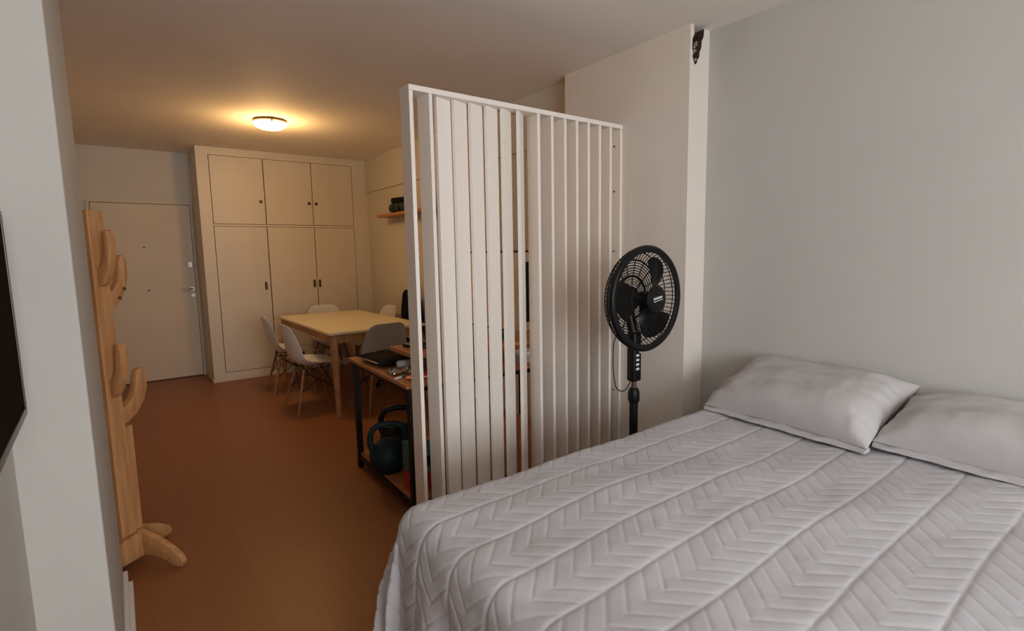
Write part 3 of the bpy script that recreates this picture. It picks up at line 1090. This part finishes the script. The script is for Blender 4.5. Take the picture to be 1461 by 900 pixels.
# pillows
def make_pillow(label, loc, rotz, tilt, W=.70, D_=.52, T=.17, seed=1.0, roll=0.0):
    p = thing('pillow', label, 'pillow', loc, rotz, 'pillows at the bed head')
    NX, NY = 70, 52
    bm = NB()
    R = Matrix.Rotation(tilt, 4, 'X') @ Matrix.Rotation(roll, 4, 'Y')

    def pt(u, v, side):
        # u across, v from front (-1) to back (1)
        e = (max(0, 1 - abs(u) ** 5.0) ** .60) * (max(0, 1 - abs(v) ** 4.0) ** .60)
        pin = 1 - .055 * (1 - abs(v)) ** 0 * abs(u) ** 2 * (1 - abs(v) ** 2) * .6
        x = u * W / 2 * (1 - .05 * (1 - abs(v) ** 2) * abs(u) ** 6)
        y = v * D_ / 2 * (1 - .07 * (1 - abs(u) ** 2) * abs(v) ** 6)
        zc = .024 + (T * .5 - .024) * (v + 1) / 2
        z = zc + ((T - zc) * e if side else -zc * min(1, e * 1.6) * .98)
        if side:
            rad = abs(u) ** 4
            wr = mnoise.noise(Vector((x * 5, y * 9, seed))) * .012 - abs(mnoise.noise(Vector((x * 9 + y * 5, y * 11 - x * 4, seed + 7)))) * .018 * (.25 + rad * 1.2) + mnoise.noise(Vector((x * 13, y * 26, seed + 2))) * .008 * (.4 + rad * 2.0) \
                + mnoise.noise(Vector((x * 34, y * 30, seed + 5))) * .0025
            # gathered creases running in from the side seams
            gath = math.sin(v * 23 + 4 * mnoise.noise(Vector((x * 6, y * 6, seed + 9)))) * .010 * abs(u) ** 8
            z += (wr + gath) * min(1, e * 2)
        q = R @ Vector((x, y + D_ / 2, z))
        return q
    g = {}
    for side in (0, 1):
        for i in range(NX + 1):
            for j in range(NY + 1):
                edge = i in (0, NX) or j in (0, NY)
                if side and edge:
                    g[1, i, j] = g[0, i, j]
                    continue
                u = math.sin((-1 + 2 * i / NX) * PI / 2); v = math.sin((-1 + 2 * j / NY) * PI / 2)
                g[side, i, j] = bm.verts.new(pt(u, v, side))
        for i in range(NX):
            for j in range(NY):
                q = [g[side, i, j], g[side, i + 1, j], g[side, i + 1, j + 1], g[side, i, j + 1]]
                bm.faces.new(q if side else q[::-1])
    obj('pillowcase', bm, M_PILLOW, p, 2.0)
    # flat open hem of the case along the front
    bm = NB()
    N = 60
    rows = []
    for i in range(N + 1):
        u = -1 + 2 * i / N
        x = u * (W / 2 - .006)
        w1 = .003 * math.sin(u * 9 + seed) + .002 * math.sin(u * 23)
        rows.append([bm.verts.new((x, .030, .024 + w1)), bm.verts.new((x, .006, .022 + w1)), bm.verts.new((x, -.012 + w1, .016 + w1 * .5)),
                     bm.verts.new((x, -.016 + w1, .004)), bm.verts.new((x, .0, .001)), bm.verts.new((x, .030, .004))])
    for a, b in zip(rows, rows[1:]):
        for k in range(5):
            bm.faces.new([a[k], a[k + 1], b[k + 1], b[k]])
    bm.faces.new(rows[0])
    bm.faces.new(rows[-1][::-1])
    obj('pillowcase_hem', bm, M_PILLOW, p, 1.0, 'flat hem along the front edge')
    return p


# local +y points to the wall (+X world) after a -90 degree turn
make_pillow('plump grey pillow tilted against the wall at the far side of the bed', (2.335, 1.135, .608), -PI / 2 - .08, .27, .76, .49, .165, 1.3)
make_pillow('grey pillow at the near side of the bed, cut by the frame edge', (2.365, .392, .618), -PI / 2 - .06, .17, .76, .43, .165, 6.1)

# ------------------------------------------------------------------ pedestal fan
fn = thing('pedestal_fan', 'black pedestal fan standing between the bed and the divider', 'fan', (2.15, 1.80, 0))
HZ, HY = 1.178, -.082       # head centre
HX = -.004


def head(bm_fn):
    bm = NB()
    bm_fn(bm)
    # built around +Z as the blowing axis; turn so that it blows to -Y
    T = Matrix.Translation((HX, HY, HZ)) @ Matrix.Rotation(PI / 2, 4, 'X')
    bmesh.ops.transform(bm, matrix=T, verts=bm.verts[:])
    return bm


RO = .268
FZ, BZ = .0, -.088
RB_ = .196      # radius where the rear dome turns flat


def ring(bm, r, z, wr, seg=72, s=8):
    tube(bm, [(r * math.cos(2 * PI * k / seg), r * math.sin(2 * PI * k / seg), z) for k in range(seg)], wr, s, closed=True)


def f_front_ring(bm):
    n = 72
    prof = [(RO - .034, .006), (RO - .018, .014), (RO - .004, .012), (RO + .003, .002), (RO + .001, -.012), (RO - .014, -.016), (RO - .030, -.006)]
    rg = [[bm.verts.new((r * math.cos(2 * PI * k / n), r * math.sin(2 * PI * k / n), z)) for r, z in prof] for k in range(n)]
    for k in range(n):
        A, B = rg[k], rg[(k + 1) % n]
        for i in range(len(prof)):
            j = (i + 1) % len(prof)
            bm.faces.new([A[i], A[j], B[j], B[i]])


obj('front_ring', head(f_front_ring), M_BLACK, fn, .9)


def f_front_grille(bm):
    for k in range(30):
        a = 2 * PI * k / 30
        pts = []
        for i in range(7):
            f = i / 6
            r = .066 + (RO - .028 - .066) * f
            z = .008 + .048 * (1 - f ** 2.2)
            b = a + .30 * (1 - f)
            pts.append((r * math.cos(b), r * math.sin(b), z))
        tube(bm, pts, .0006, 4)
    ring(bm, .16, .008 + .030, .0008, 60, 5)


obj('front_grille', head(f_front_grille), M_BLACK, fn, True)
HBZ = .072


def f_hub(bm):
    lathe(bm, [(0, HBZ), (.050, HBZ), (.064, HBZ - .004), (.072, HBZ - .014), (.068, HBZ - .022), (0, HBZ - .022)], seg=40)


hub = obj('hub_badge', head(f_hub), M_BLACK, fn, .6)


def f_logo(bm):
    x = -.036
    for wd in (.008, .006, .007, .008, .006, .008, .007):
        box(bm, x, x + wd, .004, .014, HBZ + .0002, HBZ + .0012)
        x += wd + .0026
    box(bm, -.036, .034, -.006, -.003, HBZ + .0002, HBZ + .0012)
    bmesh.ops.rotate(bm, verts=bm.verts[:], cent=(0, 0, 0), matrix=Matrix.Rotation(.16, 3, 'Z'))


obj('logo', head(f_logo), M_LIGHTGREY, hub, False, 'small white maker mark on the hub')


def f_back(bm):
    for i in range(6):
        ring(bm, RB_ - i * .0135, BZ - .0016 * i, .0030, 64, 5)
    ring(bm, .113, BZ - .012, .0075, 64, 6)
    for i in range(3):
        ring(bm, .097 - i * .0125, BZ - .014, .0028, 48, 5)
    for k in range(18):
        a = 2 * PI * k / 18 + .1
        pts = [(r * math.cos(a), r * math.sin(a), BZ - .0012 * (RB_ - r) / .0098) for r in (RB_, .16, .113)]
        tube(bm, pts, .0032, 5)
    for k in range(9):
        a = 2 * PI * k / 9 + .1
        pts = [(r * math.cos(a), r * math.sin(a), BZ - .013) for r in (.113, .085, .05)]
        tube(bm, pts, .0045, 5)
    lathe(bm, [(0, BZ - .006), (.056, BZ - .006), (.062, BZ - .018), (0, BZ - .020)], seg=30)


obj('rear_grille', head(f_back), M_BLACK, fn, .9)


def f_side(bm):
    for k in range(72):
        a = 2 * PI * k / 72
        pts = [(r * math.cos(a), r * math.sin(a), z) for r, z in ((RO - .012, -.010), (RO - .008, -.030), (RO - .020, -.055), (.224, -.076), (RB_, BZ))]
        tube(bm, pts, .0026, 5)
    ring(bm, RO - .010, -.034, .003, 72, 6)
    ring(bm, .236, -.068, .003, 72, 6)
    ring(bm, RB_, BZ, .005, 72, 6)


obj('side_ribs', head(f_side), M_BLACK, fn, .9)


def f_blade(k):
    def fn_(bm):
        a0 = 2 * PI * k / 3 + PI - .30
        NR, NT = 10, 10
        g = []
        for i in range(NR + 1):
            r = .036 + .184 * i / NR
            f = i / NR
            span = .46 + .26 * math.sin(min(1, f * 1.25) * PI * .62)
            row = []
            for j in range(NT + 1):
                t_ = -1 + 2 * j / NT
                rr_ = r - (.030 * abs(t_) ** 3 * f)
                a = a0 + span * t_ * .78 + .34 * f
                z = -.012 + (.030 * t_) * (1 - .35 * f) + .010 * (1 - t_ * t_)
                row.append(bm.verts.new((rr_ * math.cos(a), rr_ * math.sin(a), z)))
            g.append(row)
        for i in range(NR):
            for j in range(NT):
                bm.faces.new([g[i][j], g[i + 1][j], g[i + 1][j + 1], g[i][j + 1]])
        bmesh.ops.solidify(bm, geom=bm.faces[:], thickness=.003)
    return fn_


for k in range(3):
    obj('blade', head(f_blade(k)), M_BLACKG, fn, .9)


def f_bladehub(bm):
    lathe(bm, [(0, .022), (.026, .020), (.036, .010), (.038, -.034), (0, -.036)], seg=28)


obj('blade_hub', head(f_bladehub), M_BLACK, fn, .7)


def f_motor(bm):
    lathe(bm, [(0, BZ - .021), (.056, BZ - .021), (.062, BZ - .035), (.058, BZ - .080), (.042, BZ - .105), (0, BZ - .112)], seg=28)


obj('motor_housing', head(f_motor), M_BLACK, fn, .7)
# neck and control box under the head
bm = NB()
box(bm, -.032, .032, -.028, .028, .735, 1.000, bev=.014, seg=3)
tube(bm, [(0, .006, .99), (0, .030, 1.07), (0, .045, 1.150)], [.026, .026, .034], 12)
cb = obj('control_box', bm, M_BLACK, fn, .8)
for i in range(4):
    bm = NB()
    box(bm, -.018, .004, -.0325, -.0275, .800 + i * .024, .812 + i * .024, bev=.002)
    obj('button', bm, M_LIGHTGREY, cb, False, 'white push button')
bm = NB()
lathe(bm, [(0, -.006), (.012, -.006), (.014, .006), (0, .008)], seg=16, mtx=Matrix.Translation((.008, -.033, .905)) @ Matrix.Rotation(PI / 2, 4, 'X'))
obj('dial', bm, M_LIGHTGREY, cb, .6, 'small pale dial')
bm = NB()
tube(bm, [(0, 0, .60), (0, 0, .745)], .0135, 16)
obj('inner_tube', bm, M_BEZEL, fn, .8, 'grey metal inner tube')
bm = NB()
lathe(bm, [(0, .618), (.024, .618), (.031, .632), (.031, .668), (.026, .690), (.018, .700), (0, .700)], seg=22)
obj('height_collar', bm, M_BLACK, fn, .6)
bm = NB()
tube(bm, [(0, 0, .03), (0, 0, .630)], .0225, 20)
obj('pole', bm, M_BLACK, fn, .8)
bm = NB()
lathe(bm, [(0, 0), (.200, 0), (.203, .010), (.190, .022), (.08, .036), (.034, .052), (.030, .09), (0, .09)], seg=40)
obj('round_base', bm, M_BLACK, fn, .6)
# cord loop from the motor to the control box
bm = NB()
ctrl = [(-.045, .03, 1.04), (-.090, .055, .96), (-.106, .05, .88), (-.114, .04, .79), (-.106, .03, .715), (-.074, .02, .688), (-.042, .012, .70), (-.014, .008, .742)]
pts = []
for i in range(len(ctrl) - 1):
    p0 = Vector(ctrl[max(i - 1, 0)]); p1 = Vector(ctrl[i]); p2 = Vector(ctrl[i + 1]); p3 = Vector(ctrl[min(i + 2, len(ctrl) - 1)])
    for s in range(6):
        t_ = s / 6
        pts.append(.5 * ((2 * p1) + (p2 - p0) * t_ + (2 * p0 - 5 * p1 + 4 * p2 - p3) * t_ ** 2 + (-p0 + 3 * p1 - 3 * p2 + p3) * t_ ** 3))
pts.append(Vector(ctrl[-1]))
tube(bm, pts, .0030, 6)
obj('cord', bm, M_BLACK, fn, True)
